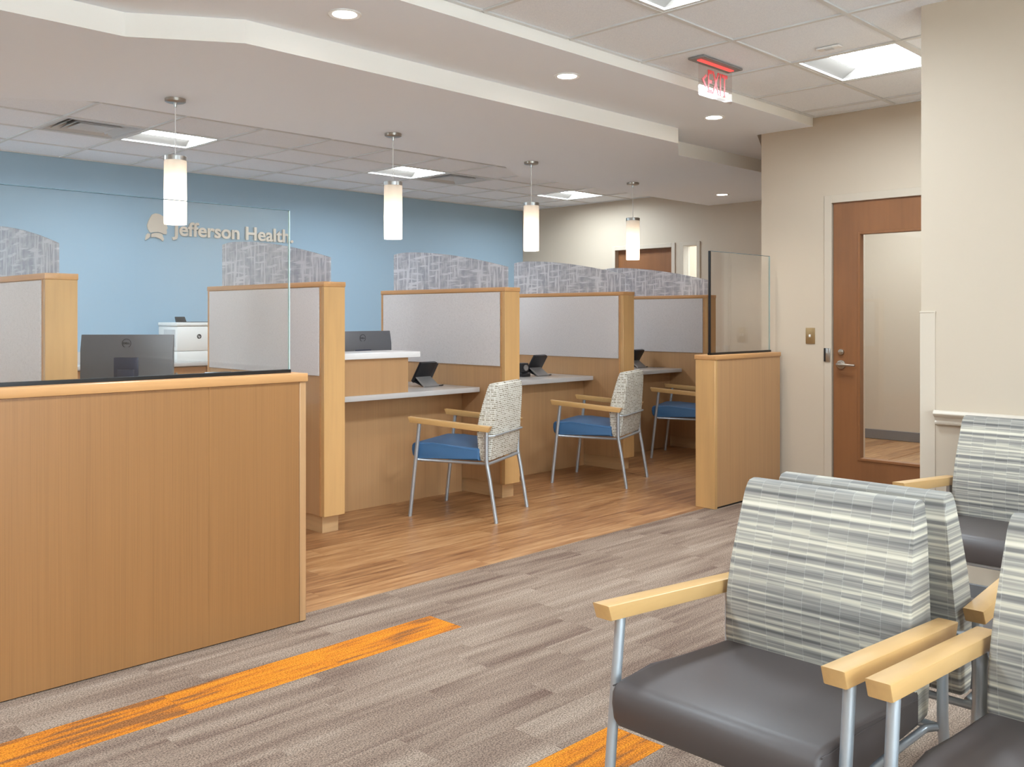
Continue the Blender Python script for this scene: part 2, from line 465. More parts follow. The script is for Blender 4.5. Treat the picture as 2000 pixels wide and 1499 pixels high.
def grid(xs, ys, skip, bar_ok):
    for i in range(len(xs)-1):
        for j in range(len(ys)-1):
            if (i, j) in skip: continue
            x0, x1, y0, y1 = xs[i], xs[i+1], ys[j], ys[j+1]
            o = bpy.data.objects.new('ceiling_tile', tmesh); COL.objects.link(o); o.parent = ceil_
            o.location = ((x0+x1)/2, (y0+y1)/2, ZC+.022)
            o.scale = ((x1-x0-.03)/(TS-.03), (y1-y0-.03)/(TS-.03), 1)
    for x in xs: box('grid_bar', x-.012, x+.012, ys[0], ys[-1], ZC-.001, ZC+.03, 'tbar_white', ceil_)
    for y in ys:
        for i in range(len(xs)-1):
            box('grid_bar', xs[i]+.0125, xs[i+1]-.0125, y-.012, y+.012, ZC, ZC+.03, 'tbar_white', ceil_)
LIGHTS, VENTS = [], []
# front tile field
xs = [3.605+TS*k for k in range(-10, 5)]; xs[-1] = min(xs[-1], 6.08); xs += [XW-.013]
ys = [2.567-TS*k for k in range(0, 10)][::-1]+[3.143]
skip = set()
for i in range(len(xs)-2):
    for j in range(len(ys)-1):
        if (i-9) % 3 == 0 and (j-8) % 6 == 0: skip.add((i, j)); LIGHTS.append((xs[i], xs[i+1], ys[j], ys[j+1], 'front'))
grid(xs, ys, skip, None)
# rear tile field
xr = [2.490+TS*k for k in range(-9, 11)]+[XF-.013]
yr = [5.70, 6.305, 6.915, 7.525, 8.135, YB-.013]
yr[0] = 5.45
skip = set()
for i, x in enumerate(xr[:-1]):
    d = round((x-2.490)/TS)
    if d in (1, 5, 9, -3, -7): skip.add((i, 2)); LIGHTS.append((xr[i], xr[i+1], yr[2], yr[3], 'rear'))
    if d in (0, 6): skip.add((i, 2)); VENTS.append((xr[i], xr[i+1], yr[2], yr[3]))
grid(xr, yr, skip, None)

# ---- walls
def wall(name, label, *boxes, mat='wall_paint'):
    bm = bmesh.new()
    for b in boxes: add_box(bm, *b)
    return tag(put(name, bm, mat), label, 'wall', kind='structure')
T = .12
wall('wall_back', 'long blue painted wall behind the reception desks', (XL, XF+T, YB, YB+T, -.1, ZC+.2), mat='wall_blue')
LY = [(7.05, 8.45)]
wall('wall_left', 'beige wall with an added window, closing the left side of the room', (XL-T, XL, YF-T, 7.05, -.1, ZC+.2), (XL-T, XL, 8.45, YB+T, -.1, ZC+.2),
     (XL-T, XL, 7.05, 8.45, -.1, .3), (XL-T, XL, 7.05, 8.45, 2.5, ZC+.2))
for i, (a, b) in enumerate(LY):
    w = thing('window_%d' % (i+5), 'added unseen window in the left wall, lighting the staff area', 'window', (XL-T/2, (a+b)/2, .3), kind='structure')  # unseen, added to throw light on the left-facing partition sides
    bm = bmesh.new(); wl = w.location
    for q in ((a, a+.05, .3, 2.5), (b-.05, b, .3, 2.5), ((a+b)/2-.025, (a+b)/2+.025, .35, 2.45), (a+.05, b-.05, .3, .35), (a+.05, b-.05, 2.45, 2.5)):
        add_box(bm, XL-T+.02, XL-.02, q[0], q[1], q[2], q[3])
    put('window_frame', bm, 'frame_paint', w, off=wl)
    for q in ((a+.05, (a+b)/2-.025), ((a+b)/2+.025, b-.05)):
        box('pane', XL-T/2-.003, XL-T/2+.003, q[0], q[1], .35, 2.45, 'glass', w, off=wl)
# far wall with a door and a sidelight
wall('wall_far', 'far beige wall with wooden door and sidelight beside the blue wall',
     (XF, XF+T, 7.17, YB, -.1, ZC+.2), (XF, XF+T, 5.97, 7.17, 2.115, ZC+.2), (XF, XF+T, 6.16, 6.30, -.1, 2.115),
     (XF, XF+T, 5.97, 6.16, -.1, .3), (XF, XF+T, 4.93, 5.97, -.1, ZC+.2))
# wall holding the glazed door
wall('wall_right', 'beige wall with the glazed wooden door and a light switch',
     (XW, XW+.10, 3.02, 3.565, -.1, ZC+.2), (XW, XW+.10, 2.06, 3.02, 2.095, ZC+.2), (XW, XW+.10, 1.5, 2.06, -.1, ZC+.2),
     (XW+.10, XW+.345, 2.928, 3.565, -.1, ZC+.2), (XW+.10, XW+.345, 2.12, 2.928, 2.07, ZC+.2), (XW+.10, XW+.345, 1.5, 2.12, -.1, ZC+.2))
# corridor wall behind it, running back to the far wall
bm = bmesh.new()
add_prism(bm, [(XW+.345, 3.44), (XW+.345, 3.565), (XF, 5.0), (XF+.6, 5.3), (XF+.6, 5.1), (XF+.1, 4.86)], 2, -.1, ZC+.2)
tag(put('wall_corridor', bm, 'wall_paint'), 'beige corridor wall running back from the glazed door', 'wall', kind='structure')
wall('wall_inner', 'beige wall of the room seen through the glazed door', (9.62, 9.74, 1.2, 5.3, -.1, ZC+.2), (XW+.345, 9.74, 1.2, 1.38, -.1, ZC+.2))
wall('wall_near', 'beige wall with chair rail behind the waiting chairs', (XN, XW+.1, YF-T, 1.672, -.1, ZC+.2))
# room behind the sidelight
wall('wall_beyond', 'pale wall of the room behind the far sidelight', (XF+1.2, XF+1.3, 5.3, YB+T, -.1, ZC+.2))
# window wall behind the camera
WX = [(-2.5, -.1), (.2, 2.8)]
bx = [(XL-T, XN, YF-T, YF, -.1, .25), (XL-T, XN, YF-T, YF, 2.5, ZC+.2)]
e = XL-T
for a, b in WX+[(XN, None)]:
    bx.append((e, a, YF-T, YF, .25, 2.5)); e = b
wall('wall_front', 'window wall on the street side of the waiting room', *bx)
for i, (a, b) in enumerate(WX):
    w = thing('window_%d' % (i+1), 'tall street window behind the camera, %s one' % ['left', 'right'][i], 'window', ((a+b)/2, YF-T/2, .25), kind='structure')
    bm = bmesh.new()
    for q in ((a, a+.05, .25, 2.5), (b-.05, b, .25, 2.5), ((a+b)/2-.025, (a+b)/2+.025, .3, 2.45)):
        add_box(bm, q[0], q[1], YF-T+.02, YF-.02, q[2], q[3])
    add_box(bm, a+.05, b-.05, YF-T+.02, YF-.02, .25, .3); add_box(bm, a+.05, b-.05, YF-T+.02, YF-.02, 2.45, 2.5)
    put('window_frame', bm, 'frame_paint', w, off=w.location)
    for q in ((a+.05, (a+b)/2-.025), ((a+b)/2+.025, b-.05)):
        box('pane', q[0], q[1], YF-T/2-.003, YF-T/2+.003, .3, 2.45, 'glass', w, off=w.location)

# baseboards
def base_b(name, label, *b): 
    bm = bmesh.new()
    for q in b: add_box(bm, *q, .004, 1)
    return tag(put(name, bm, 'baseboard_grey'), label, 'baseboard', kind='structure')
base_b('baseboard_near', 'grey baseboard at the foot of the chair rail wall', (XN-.01, XN, YF, 1.66, 0, .10))
base_b('baseboard_right', 'grey baseboard beside the glazed door', (XW-.01, XW, 3.09, 3.38, 0, .10))
base_b('baseboard_inner', 'dark grey baseboard seen through the glazed door', (9.61, 9.62, 1.38, 5.1, 0, .10))

# chair rail, corner guard
prof = [(XN, .855), (XN-.036, .858), (XN-.046, .850), (XN-.048, .842), (XN-.044, .834), (XN-.034, .829), (XN-.028, .824), (XN-.022, .81), (XN-.026, .803), (XN-.024, .795), (XN-.012, .789), (XN, .787)]
tag(prism('trim_1', prof, 1, YF, 1.603, 'trim_paint', smooth=True), 'cream moulded chair rail on the beige wall', 'trim', kind='structure')
bm = bmesh.new()
add_prism(bm, [(XN-.004, 1.609), (XN-.004, 1.676), (XN+.07, 1.676), (XN+.07, 1.672), (XN, 1.672), (XN, 1.609)], 2, 0, 1.30, .0015, 1)
add_box(bm, XN-.006, XN+.072, 1.607, 1.678, 1.296, 1.303, .001, 1)
tag(put('trim_2', bm, 'trim_paint'), 'white corner guard on the wall edge beside the door', 'trim', kind='structure')

# ---- glazed door
def frame(name, parent, x0, x1, y0, y1, zt, w, off, zb=0, bottom=False):
    bm = bmesh.new()
    add_box(bm, x0, x1, y1-w, y1, zb, zt, .002, 1); add_box(bm, x0, x1, y0, y0+w, zb, zt, .002, 1)
    add_box(bm, x0, x1, y0+w, y1-w, zt-w, zt, .002, 1)
    if bottom: add_box(bm, x0, x1, y0+w, y1-w, zb, zb+w, .002, 1)
    return put(name, bm, 'frame_paint', parent, off=off)
DY0, DY1, DZ = 2.10, 3.008, 2.08
d = thing('door_1', 'wooden door with tall glass panel and silver lever handle', 'door', (XW, (DY0+DY1)/2, 0), kind='structure')
o_ = d.location
frame('door_frame', d, XW-.012, XW+.06, DY0-.058, DY1+.058, DZ+.05, .055, o_)
bm = bmesh.new()
gx0, gx1, gz0, gz1 = 2.30, 2.828, .285, 1.862
for q in ((DY0, gx0, .008, DZ), (gx1, DY1-.003, .008, DZ), (gx0, gx1, gz1, DZ), (gx0, gx1, .008, gz0)):
    add_box(bm, XW+.006, XW+.05, q[0], q[1], q[2], q[3])
leaf = put('leaf', bm, 'door_wood', d, off=o_)
bm = bmesh.new()
for q in ((gx0, gx0+.018, gz0, gz1), (gx1-.018, gx1, gz0, gz1), (gx0+.018, gx1-.018, gz1-.018, gz1), (gx0+.018, gx1-.018, gz0, gz0+.018)):
    add_box(bm, XW-.002, XW+.056, q[0], q[1], q[2], q[3], .002, 1)
put('glazing_bead', bm, 'door_wood', leaf, off=o_)
box('pane', XW+.022, XW+.029, gx0+.018, gx1-.018, gz0+.018, gz1-.018, 'glass', d, off=o_)
def disc_x(bm, x, cy, cz, r, x2, n=24):
    add_prism(bm, [(cy+r*math.cos(2*PI*k/n), cz+r*math.sin(2*PI*k/n)) for k in range(n)], 0, x, x2, .002, 2)
hd = bmesh.new(); disc_x(hd, XW-.004, 2.948, .942, .031, XW+.008); disc_x(hd, XW-.03, 2.948, .942, .018, XW-.002)
hd = put('handle_rose', hd, 'nickel', d, True, o_)
bm = bmesh.new()
add_tube(bm, [(XW-.035, 2.962, .943), (XW-.04, 2.94, .943), (XW-.042, 2.90, .942), (XW-.042, 2.86, .941), (XW-.038, 2.832, .94)], [.010, .013, .0105, .009, .008])
put('lever', bm, 'nickel', hd, True, o_)
bm = bmesh.new(); disc_x(bm, XW-.008, 2.946, 1.03, .02, XW+.008); disc_x(bm, XW-.012, 2.946, 1.03, .012, XW-.006)
put('deadbolt', bm, 'nickel', d, True, o_)
bm = bmesh.new(); add_box(bm, XW-.020, XW-.0125, 3.018, 3.052, .96, 1.055, .003, 2)
put('strike_plate', bm, 'steel', d, True, o_)
box('strike_recess', XW-.017, XW-.0122, 3.052, 3.066, .96, 1.055, 'black_line', d, off=o_)

# ---- far door and sidelight
d2 = thing('door_2', 'brown wooden door in the far beige wall beyond the partitions', 'door', (XF, 6.73, 0), kind='structure')
frame('door_frame', d2, XF-.012, XF+T+.01, 6.27, 7.20, 2.135, .05, d2.location)
box('leaf', XF+.055, XF+.10, 6.322, 7.148, .01, 2.083, 'door_wood', d2, off=d2.location)
w4 = thing('window_4', 'narrow sidelight window next to the far wooden door', 'window', (XF, 6.06, .3), kind='structure')
frame('window_frame', w4, XF-.012, XF+T+.01, 5.93, 6.20, 2.135, .045, w4.location, .26, True)
box('pane', XF+.08, XF+.086, 5.975, 6.155, .305, 2.09, 'glass', w4, off=w4.location)

# ================================================================== LAMPS
def troffer(x0, x1, y0, y1, label, group):
    c = ((x0+x1)/2, (y0+y1)/2, ZC)
    t = thing('ceiling_light', label, 'ceiling light', c, 0, group)
    a, b, e, g = x0+.0125, x1-.0125, y0+.0125, y1-.0125
    bm = bmesh.new()
    for q in ((a, b, e, e+.022), (a, b, g-.022, g), (a, a+.022, e+.022, g-.022), (b-.022, b, e+.022, g-.022)):
        add_box(bm, q[0], q[1], q[2], q[3], ZC+.002, ZC+.012)
    put('frame', bm, 'tbar_white', t, off=c)
    ins, dep = .085, .06
    o1 = [(a+.022, e+.022), (b-.022, e+.022), (b-.022, g-.022), (a+.022, g-.022)]
    o2 = [(a+.03, e+.022+ins), (b-.03, e+.022+ins), (b-.03, g-.022-ins), (a+.03, g-.022-ins)]
    v = [(p[0], p[1], ZC+.012) for p in o1]+[(p[0], p[1], ZC+dep) for p in o2]
    raw('reflector', v, [[i, (i+1) % 4, (i+1) % 4+4, i+4] for i in range(4)], 'troffer_reflector_shaded', t, c)
    m = 8; vs = []; fs = []
    for i in range(m+1):
        f = i/m; y = o2[0][1]+(o2[2][1]-o2[0][1])*f; z = ZC+dep-.022*math.sin(PI*f)
        vs += [(o2[0][0], y, z), (o2[1][0], y, z)]
    for i in range(m): fs.append([2*i, 2*i+1, 2*i+3, 2*i+2])
    raw('lens', vs, fs, 'lens', t, c)
    return t
nf = 0
ORD = ['first', 'second', 'third', 'fourth', 'fifth', 'sixth', 'seventh', 'eighth', 'ninth', 'tenth', 'eleventh', 'twelfth']
for x0, x1, y0, y1, zone in LIGHTS:
    if zone == 'rear':
        d = round((x0-2.49)/TS)
        lab = {1: 'square lit ceiling light next to the air vent behind the nearest pendant', 5: 'square lit ceiling light behind the second pendant lamp', 9: 'square lit ceiling light by the far beige wall'}.get(d, None)
        if lab is None: lab = 'square lit ceiling light over the staff area left of the frame, %s' % ('nearer the printer' if d == -3 else 'by the left wall')
        troffer(x0, x1, y0, y1, lab, 'ceiling lights over the staff area')
    else:
        if x1 > XN and y0 < 1.6: continue
        vis = {(4.8, 1.9): 'square lit ceiling light right of the exit sign', (2.9, 1.9): 'square lit ceiling light cut by the top edge of the photo'}
        key = (math.floor(x0*10)/10, math.floor(y0*10)/10)
        lab = None
        for kk, l in vis.items():
            if abs(x0-kk[0]-.05) < .15 and abs(y0-kk[1]-.05) < .15: lab = l
        if lab is None:
            nf += 1
            lab = 'square lit ceiling light above the waiting area outside the photo, %s' % ORD[nf-1]
        troffer(x0, x1, y0, y1, lab, 'ceiling lights over the waiting area')
# one more in the room behind the glazed door and one behind the sidelight
troffer(6.75, 6.75+TS, 1.95, 1.95+TS, 'square lit ceiling light in the room behind the glazed door', 'ceiling lights over the inner rooms')
troffer(8.3, 8.3+TS, 3.3, 3.3+TS, 'added unseen ceiling light brightening the room behind the glazed door', 'ceiling lights over the inner rooms')  # second lamp here, added out of view to lift the inner wall
troffer(XF+.35, XF+.35+TS, 5.8, 5.8+TS, 'square lit ceiling light in the room behind the sidelight', 'ceiling lights over the inner rooms')

def vent(x0, x1, y0, y1, label):
    c = ((x0+x1)/2, (y0+y1)/2, ZC)
    t = thing('ceiling_vent', label, 'vent', c, 0, 'ceiling air vents')
    h_ = TS/2-.0125
    raw('back_plate', [(c[0]+sx*h_, c[1]+sy*h_, ZC+.07) for sx, sy in ((-1, -1), (1, -1), (1, 1), (-1, 1))], [[0, 1, 2, 3]], 'vent_dark', t, c)
    def ring(ro, zo, ri, zi, nm, mat='vent_white'):
        S = ((-1, -1), (1, -1), (1, 1), (-1, 1)); v = []
        for r, z in ((ro, zo), (ri, zi), (ri, zi+.004), (ro, zo+.004)): v += [(c[0]+sx*r, c[1]+sy*r, z) for sx, sy in S]
        f = []
        for a in range(4):
            for i in range(4): f.append([a*4+i, a*4+(i+1) % 4, ((a+1) % 4)*4+(i+1) % 4, ((a+1) % 4)*4+i])
        raw(nm, v, f, mat, t, c)
    ring(h_, ZC+.002, h_-.03, ZC+.002, 'frame')
    ring(h_-.03, ZC+.006, h_-.085, ZC+.06, 'louver')
    ring(h_-.075, ZC+.008, h_-.125, ZC+.055, 'louver')
    ring(h_-.125, ZC+.004, h_-.175, ZC+.055, 'louver')
    ring(h_-.165, ZC+.006, .002, ZC+.03, 'center_plate')
for i, v in enumerate(VENTS):
    vent(*v, ['square white air vent left of the nearest pendant lamp', 'square white air vent right of the second ceiling light over the staff area'][i])

def downlight(x, y, z, label):
    t = thing('downlight', label, 'downlight', (x, y, z), 0, 'recessed downlights')
    lathe('trim_ring', [(.074, z+.002), (.075, z-.004), (.07, z-.007), (.055, z-.004), (.052, z+.004), (.052, z+.006), (.074, z+.006)], (x, y), 'white_plastic', t, off=(x, y, z))
    lathe('lens', [(.0, z-.001), (.0535, z-.001)], (x, y), 'spot_lens', t, off=(x, y, z))
    ld = bpy.data.lights.new('spot_light', 'SPOT'); ld.energy = SPOT_W; ld.color = (1, .95, .88); ld.shadow_soft_size = .05
    ld.spot_size = math.radians(104); ld.spot_blend = .9
    lo = bpy.data.objects.new('spot_light', ld); COL.objects.link(lo); lo.parent = t; lo.location = (0, 0, -.012)
for x, y, z, l in ((2.455, 3.475, Z2, 'round recessed downlight nearest the top of the photo'), (3.969, 3.478, Z2, 'round recessed downlight between the two beige ceiling bands'),
                   (5.497, 3.49, Z2, 'round recessed downlight below the exit sign'), (8.326, 5.19, Z1, 'round recessed downlight near the far beige wall')):
    downlight(x, y, z, l)

def pendant(x, y, label):
    t = thing('pendant_lamp', label, 'pendant lamp', (x, y, Z1), 0, 'pendant lamps over the desks'); c = (x, y, Z1)
    lathe('canopy', [(0, Z1-.022), (.05, Z1-.022), (.057, Z1-.018), (.058, Z1-.002), (.05, Z1), (0, Z1)], (x, y), 'nickel', t, off=c)
    lathe('ferrule', [(0, Z1-.05), (.006, Z1-.05), (.009, Z1-.04), (.009, Z1-.0225), (0, Z1-.0225)], (x, y), 'steel', t, 16, off=c)
    tube('cord', [(x, y, Z1-.045), (x, y, 2.19)], .0028, 'white_plastic', t, 8, off=c)
    lathe('collar', [(.0, 2.195), (.012, 2.2), (.06, 2.198), (.064, 2.196), (.0645, 2.172), (.062, 2.172), (.0615, 2.192), (0, 2.19)], (x, y), 'steel', t, off=c)
    lathe('shade', [(.0615, 2.172), (.0625, 2.165), (.0625, 1.812), (.0615, 1.807), (.0575, 1.807), (.0585, 1.812), (.0585, 2.165), (.0575, 2.172)], (x, y), 'opal_glass', t, 40, True, off=c)
    lathe('bulb', [(0, 1.955), (.02, 1.962), (.028, 1.985), (.026, 2.02), (.014, 2.06), (.013, 2.1), (0, 2.1)], (x, y), 'bulb', t, 16, off=c)
    ld = bpy.data.lights.new('bulb_light', 'POINT'); ld.energy = PEND_W; ld.color = (1, .93, .84); ld.shadow_soft_size = .032
    lo = bpy.data.objects.new('bulb_light', ld); COL.objects.link(lo); lo.parent = t; lo.location = (0, 0, 1.985-.045-Z1)
for x, y, l in ((2.46, 5.139, 'white glass pendant lamp nearest the camera, left of the wall lettering'), (3.974, 5.06, 'white glass pendant lamp above the second monitor'),
                (5.484, 5.19, 'white glass pendant lamp at the corner of the blue wall'), (7.008, 5.326, 'white glass pendant lamp in front of the far door')):
    pendant(x, y, l)

# exit sign
ex = thing('exit_sign', 'clear hanging exit sign with red letters and arrow on the tile ceiling', 'exit sign', (4.53, 2.865, ZC))
eo = ex.location
box('mounting_plate', 4.33, 4.735, 2.815, 2.915, ZC-.008, ZC+.003, 'grey_plate', ex, .002, 1, eo)
box('light_slot', 4.365, 4.70, 2.852, 2.878, ZC-.012, ZC-.008, 'exit_glow', ex, off=eo)
pn = []
for cx_, cz_, a0 in ((4.685, 2.506, -90), (4.685, 2.665, 0), (4.374, 2.665, 90), (4.374, 2.506, 180)):
    for q in range(5):
        a_ = math.radians(a0+q*22.5); pn.append((cx_+.012*math.cos(a_), cz_+.012*math.sin(a_)))
panel = prism('panel', pn, 1, 2.862, 2.868, 'exit_acrylic', ex, off=eo)
isl = text_islands('EXIT', .002, .012)
X0 = min(v.x for c in isl for v in c[0]); X1 = max(v.x for c in isl for v in c[0]); Yh = max(v.y for c in isl for v in c[0])
for vs, fs in isl:
    raw('letter', [(4.445+(v.x-X0)/(X1-X0)*.20, 2.8605-v.z*.4, 2.522+v.y/Yh*.125) for v in vs], fs, 'red_print', panel, eo)
prism('arrow', [(4.425, 2.617), (4.385, 2.585), (4.42, 2.545), (4.432, 2.553), (4.408, 2.585), (4.436, 2.608)], 1, 2.8595, 2.8615, 'red_print', panel, off=eo)
# occupancy sensor on the tile ceiling
se = thing('ceiling_sensor', 'small white rectangular sensor on the ceiling tile', 'sensor', (4.68, 2.266, ZC))
box('base', 4.655, 4.705, 2.205, 2.33, ZC-.006, ZC+.0045, 'white_plastic', se, .003, 2, se.location)
box('window', 4.665, 4.695, 2.245, 2.29, ZC-.009, ZC-.006, 'vent_white', se, .001, 1, se.location)

# light switch
sw = thing('light_switch', 'brass light switch plate on the wall beside the glazed door', 'light switch', (XW, 3.174, 1.14))
box('plate', XW-.006, XW, 3.139, 3.209, 1.083, 1.197, 'switch_brass', sw, .002, 2, sw.location)
box('toggle', XW-.018, XW-.006, 3.168, 3.18, 1.13, 1.15, 'white_plastic', sw, .002, 1, sw.location)

# wall lettering and emblem
sg = thing('wall_lettering', 'silver raised lettering and head emblem mounted on the blue wall', 'wall sign', (4.7, YB, 2.1))
isl = text_islands('Jefferson Health.', .02, .022)
X0 = min(v.x for c in isl for v in c[0]); X1 = max(v.x for c in isl for v in c[0])
HH = max(v.y for v in isl[0][0])
for vs, fs in isl:
    raw('letter', [(4.141+(v.x-X0)/(X1-X0)*(5.492-4.141), YB-.012-v.z*.4, 2.070+v.y/HH*.134) for v in vs], fs, 'logo_metal', sg, sg.location)
def ray_wall(px, py):
    F_ = (math.cos(TH), math.sin(TH)); R_ = (math.sin(TH), -math.cos(TH)); a = (px-1000)/FPX
    dx, dy, dz = F_[0]+a*R_[0], F_[1]+a*R_[1], -(py-618)/FPX
    k_ = YB/dy; return dx*k_, CAM_H+dz*k_
EMB = [[(250, 105), (215, 120), (190, 160), (172, 200), (158, 245), (165, 285), (185, 320), (200, 335), (240, 325), (290, 325), (330, 338), (350, 350), (385, 352), (390, 325), (385, 300), (400, 278), (385, 240), (382, 215), (370, 180), (345, 140), (310, 117), (280, 108)],
       [(205, 347), (250, 334), (300, 337), (335, 352), (345, 385), (358, 410), (350, 420), (345, 435), (310, 405), (260, 385), (205, 385)],
       [(165, 340), (192, 347), (190, 375), (180, 390), (150, 415), (135, 420), (140, 390), (145, 360)]]
for pl, nm in zip(EMB, ('emblem_head', 'emblem_collar', 'emblem_hair')):
    prism(nm, [ray_wall(260+x/6.06, 400+y/6.06) for x, y in pl], 1, YB-.02, YB-.004, 'logo_metal', sg, off=sg.location)

# ================================================================== DESKS AND PARTITIONS
ZP = 1.484
PART = [(1.584, 4.64, 'leftmost partition, seen behind the reception glass'), (3.119, 4.62, 'partition between the reception glass and the first desk'),
        (4.614, 4.62, 'partition right of the first blue chair'), (6.153, 4.775, 'partition right of the second blue chair'), (7.651, 4.93, 'farthest partition, behind the low end wall')]
PT, PLEN = .148, 1.39
def partition(x, y, lab):
    p = thing('desk_partition', 'wooden desk partition with grey fabric and woven acrylic top: '+lab, 'partition', (x+PT/2, y+PLEN/2, 0), 0, 'desk partitions')
    o = p.location; y1 = y+PLEN
    box('core', x+.004, x+PT-.004, y+.032, y1-.002, .101, ZP-.03, 'veneer', p, off=o)
    box('end_panel', x, x+PT, y, y+.032, .101, ZP-.03, 'maple_v', p, .002, 1, off=o)
    box('rear_edge', x, x+PT, y1-.002, y1+.02, .101, ZP-.03, 'cap_y', p, .002, 1, off=o)
    box('cap', x-.003, x+PT+.003, y-.003, y1+.023, ZP-.03, ZP, 'cap_y', p, .003, 2, off=o)
    box('edge_strip', x-.001, x+.004, y+.032, y+.046, .101, ZP-.03, 'cap_y', p, off=o)
    box('toe_base', x+.018, x+PT-.018, y+.045, y1-.02, 0, .101, 'toe_kick', p, off=o)
    for s in (0, 1):
        a = (x-.006, x+.0038) if s == 0 else (x+PT-.0038, x+PT+.006)
        box('fabric_panel', a[0], a[1], y+.05, y1-.012, .928, ZP-.034, 'tack_fabric', p, .003, 2, off=o)
    # acrylic with a sloping arched top
    yb, yf = y1-.055, y+.045
    L = yb-yf
    top = []
    for i in range(25):
        f = i/24
        s_ = f*L
        z = 1.785-.155*max(0, (f-.10)/.90)**1.7-.012*max(0, (.10-f)/.10)**2
        top.append((yb-s_, z))
    pts = [(yf, ZP+.001), (yb, ZP+.001)]+top
    xc = x+PT/2
    prism('acrylic_screen', pts, 0, xc-.005, xc+.005, 'woven_acrylic', p, off=o)
for a in PART: partition(*a)

def desk(x0, x1, yf, yl, lab, riser=.70):
    """x0..x1 between partitions; yf front panel, yl ledge front"""
    d = thing('transaction_desk', 'wooden transaction desk with grey stone ledge, '+lab, 'desk', ((x0+x1)/2, yf, 0), 0, 'transaction desks')
    o = d.location
    box('front_panel', x0+.001, x1-.001, yf, yf+.02, .0, .735, 'veneer', d, off=o)
    prism('ledge', [(x0+.001, yl), (x1-.008, yl), (x1-.008, yf+.62), (x0+.001, yf+.62)], 2, .737, .772, 'ledge_stone', d, .003, 2, off=o)
    if not riser: return d
    rx = x0+riser
    box('riser_panel', x0+.008, rx, yl+.022, yl+.042, .772, 1.005, 'veneer', d, off=o)
    box('riser_side', rx-.02, rx, yl+.042, yl+.30, .772, 1.005, 'veneer', d, off=o)
    box('transaction_top', x0+.008, rx+.085, yl-.004, yl+.34, 1.005, 1.043, 'solid_white', d, .003, 2, off=o)
    return d
PX = [p[0] for p in PART]
desk(PX[0]+PT, PX[1], 5.09, 4.90, 'hidden behind the reception counter', 0)
desk(PX[1]+PT, PX[2], 5.066, 4.868, 'nearest in view, with raised white top')
desk(PX[2]+PT, PX[3], 5.203, 5.09, 'behind the second blue chair', .38)
desk(PX[3]+PT, PX[4], 5.355, 5.215, 'behind the third blue chair', .38)

# front reception counter
rc = thing('reception_counter', 'large wooden reception counter filling the left foreground', 'counter', (.8, 3.45, 0)); o = rc.location
CX0, CX1 = -1.4, 2.186
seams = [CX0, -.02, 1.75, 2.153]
for a, b in zip(seams, seams[1:]): box('front_panel', a+.0003, b-.0003, 3.372, 3.392, .004, 1.005, 'veneer_dimmed', rc, off=o)
box('end_trim', 2.155, CX1, 3.370, 3.53, .004, 1.005, 'veneer', rc, .002, 1, off=o)
box('core', CX0, 2.153, 3.393, 3.53, .0, 1.004, 'veneer', rc, off=o)
box('cap', CX0, CX1+.006, 3.364, 3.536, 1.006, 1.041, 'cap_x', rc, .003, 2, off=o)

def glass_screen(label, x0, x1, y, z0, z1, black_left=False, off=None):
    g = thing('glass_screen', label, 'glass screen', ((x0+x1)/2, y, z0), 0, 'glass screens'); o = g.location
    pane = box('pane', x0, x1, y-.005, y+.005, z0+.012, z1, 'glass', g, off=o)
    box('polished_edge', x1, x1+.003, y-.005, y+.005, z0+.012, z1, 'edge_glass', pane, off=o)
    box('polished_edge', x0, x1, y-.005, y+.005, z1, z1+.0025, 'edge_glass_dark', pane, off=o)
    if black_left: box('edge_gasket', x0-.008, x0, y-.008, y+.008, z0+.012, z1+.002, 'black_edge', pane, off=o)
    bm = bmesh.new()
    add_box(bm, x0-(.008 if black_left else 0), x1+.003, y-.013, y-.006, z0, z0+.014)
    add_box(bm, x0-(.008 if black_left else 0), x1+.003, y+.006, y+.013, z0, z0+.014)
    add_box(bm, x0-(.008 if black_left else 0), x1+.003, y-.006, y+.006, z0, z0+.008)
    put('base_channel', bm, 'black_edge', g, off=o)
glass_screen('tall clear glass screen on the front reception counter', CX0+.05, 2.152, 3.45, 1.041, 1.726)

# low end wall with glass
lw = thing('low_end_wall', 'low wooden wall at the end of the walkway beside the beige wall', 'low wall', (5.79, 3.46, 0)); o = lw.location
LX0, LX1 = 5.34, 6.205
box('core', LX0+.03, LX1, 3.384, 3.532, .012, .99, 'veneer', lw, off=o)
box('end_panel', LX0, LX0+.03, 3.382, 3.534, .0, .99, 'maple_v', lw, .002, 1, off=o)
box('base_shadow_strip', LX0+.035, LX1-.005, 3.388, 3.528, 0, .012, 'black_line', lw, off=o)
box('cap', LX0-.005, LX1+.002, 3.376, 3.540, .99, 1.02, 'cap_x', lw, .003, 2, off=o)
glass_screen('small clear glass screen with black edge on the low end wall', 5.385, 6.17, 3.45, 1.02, 1.716, True)

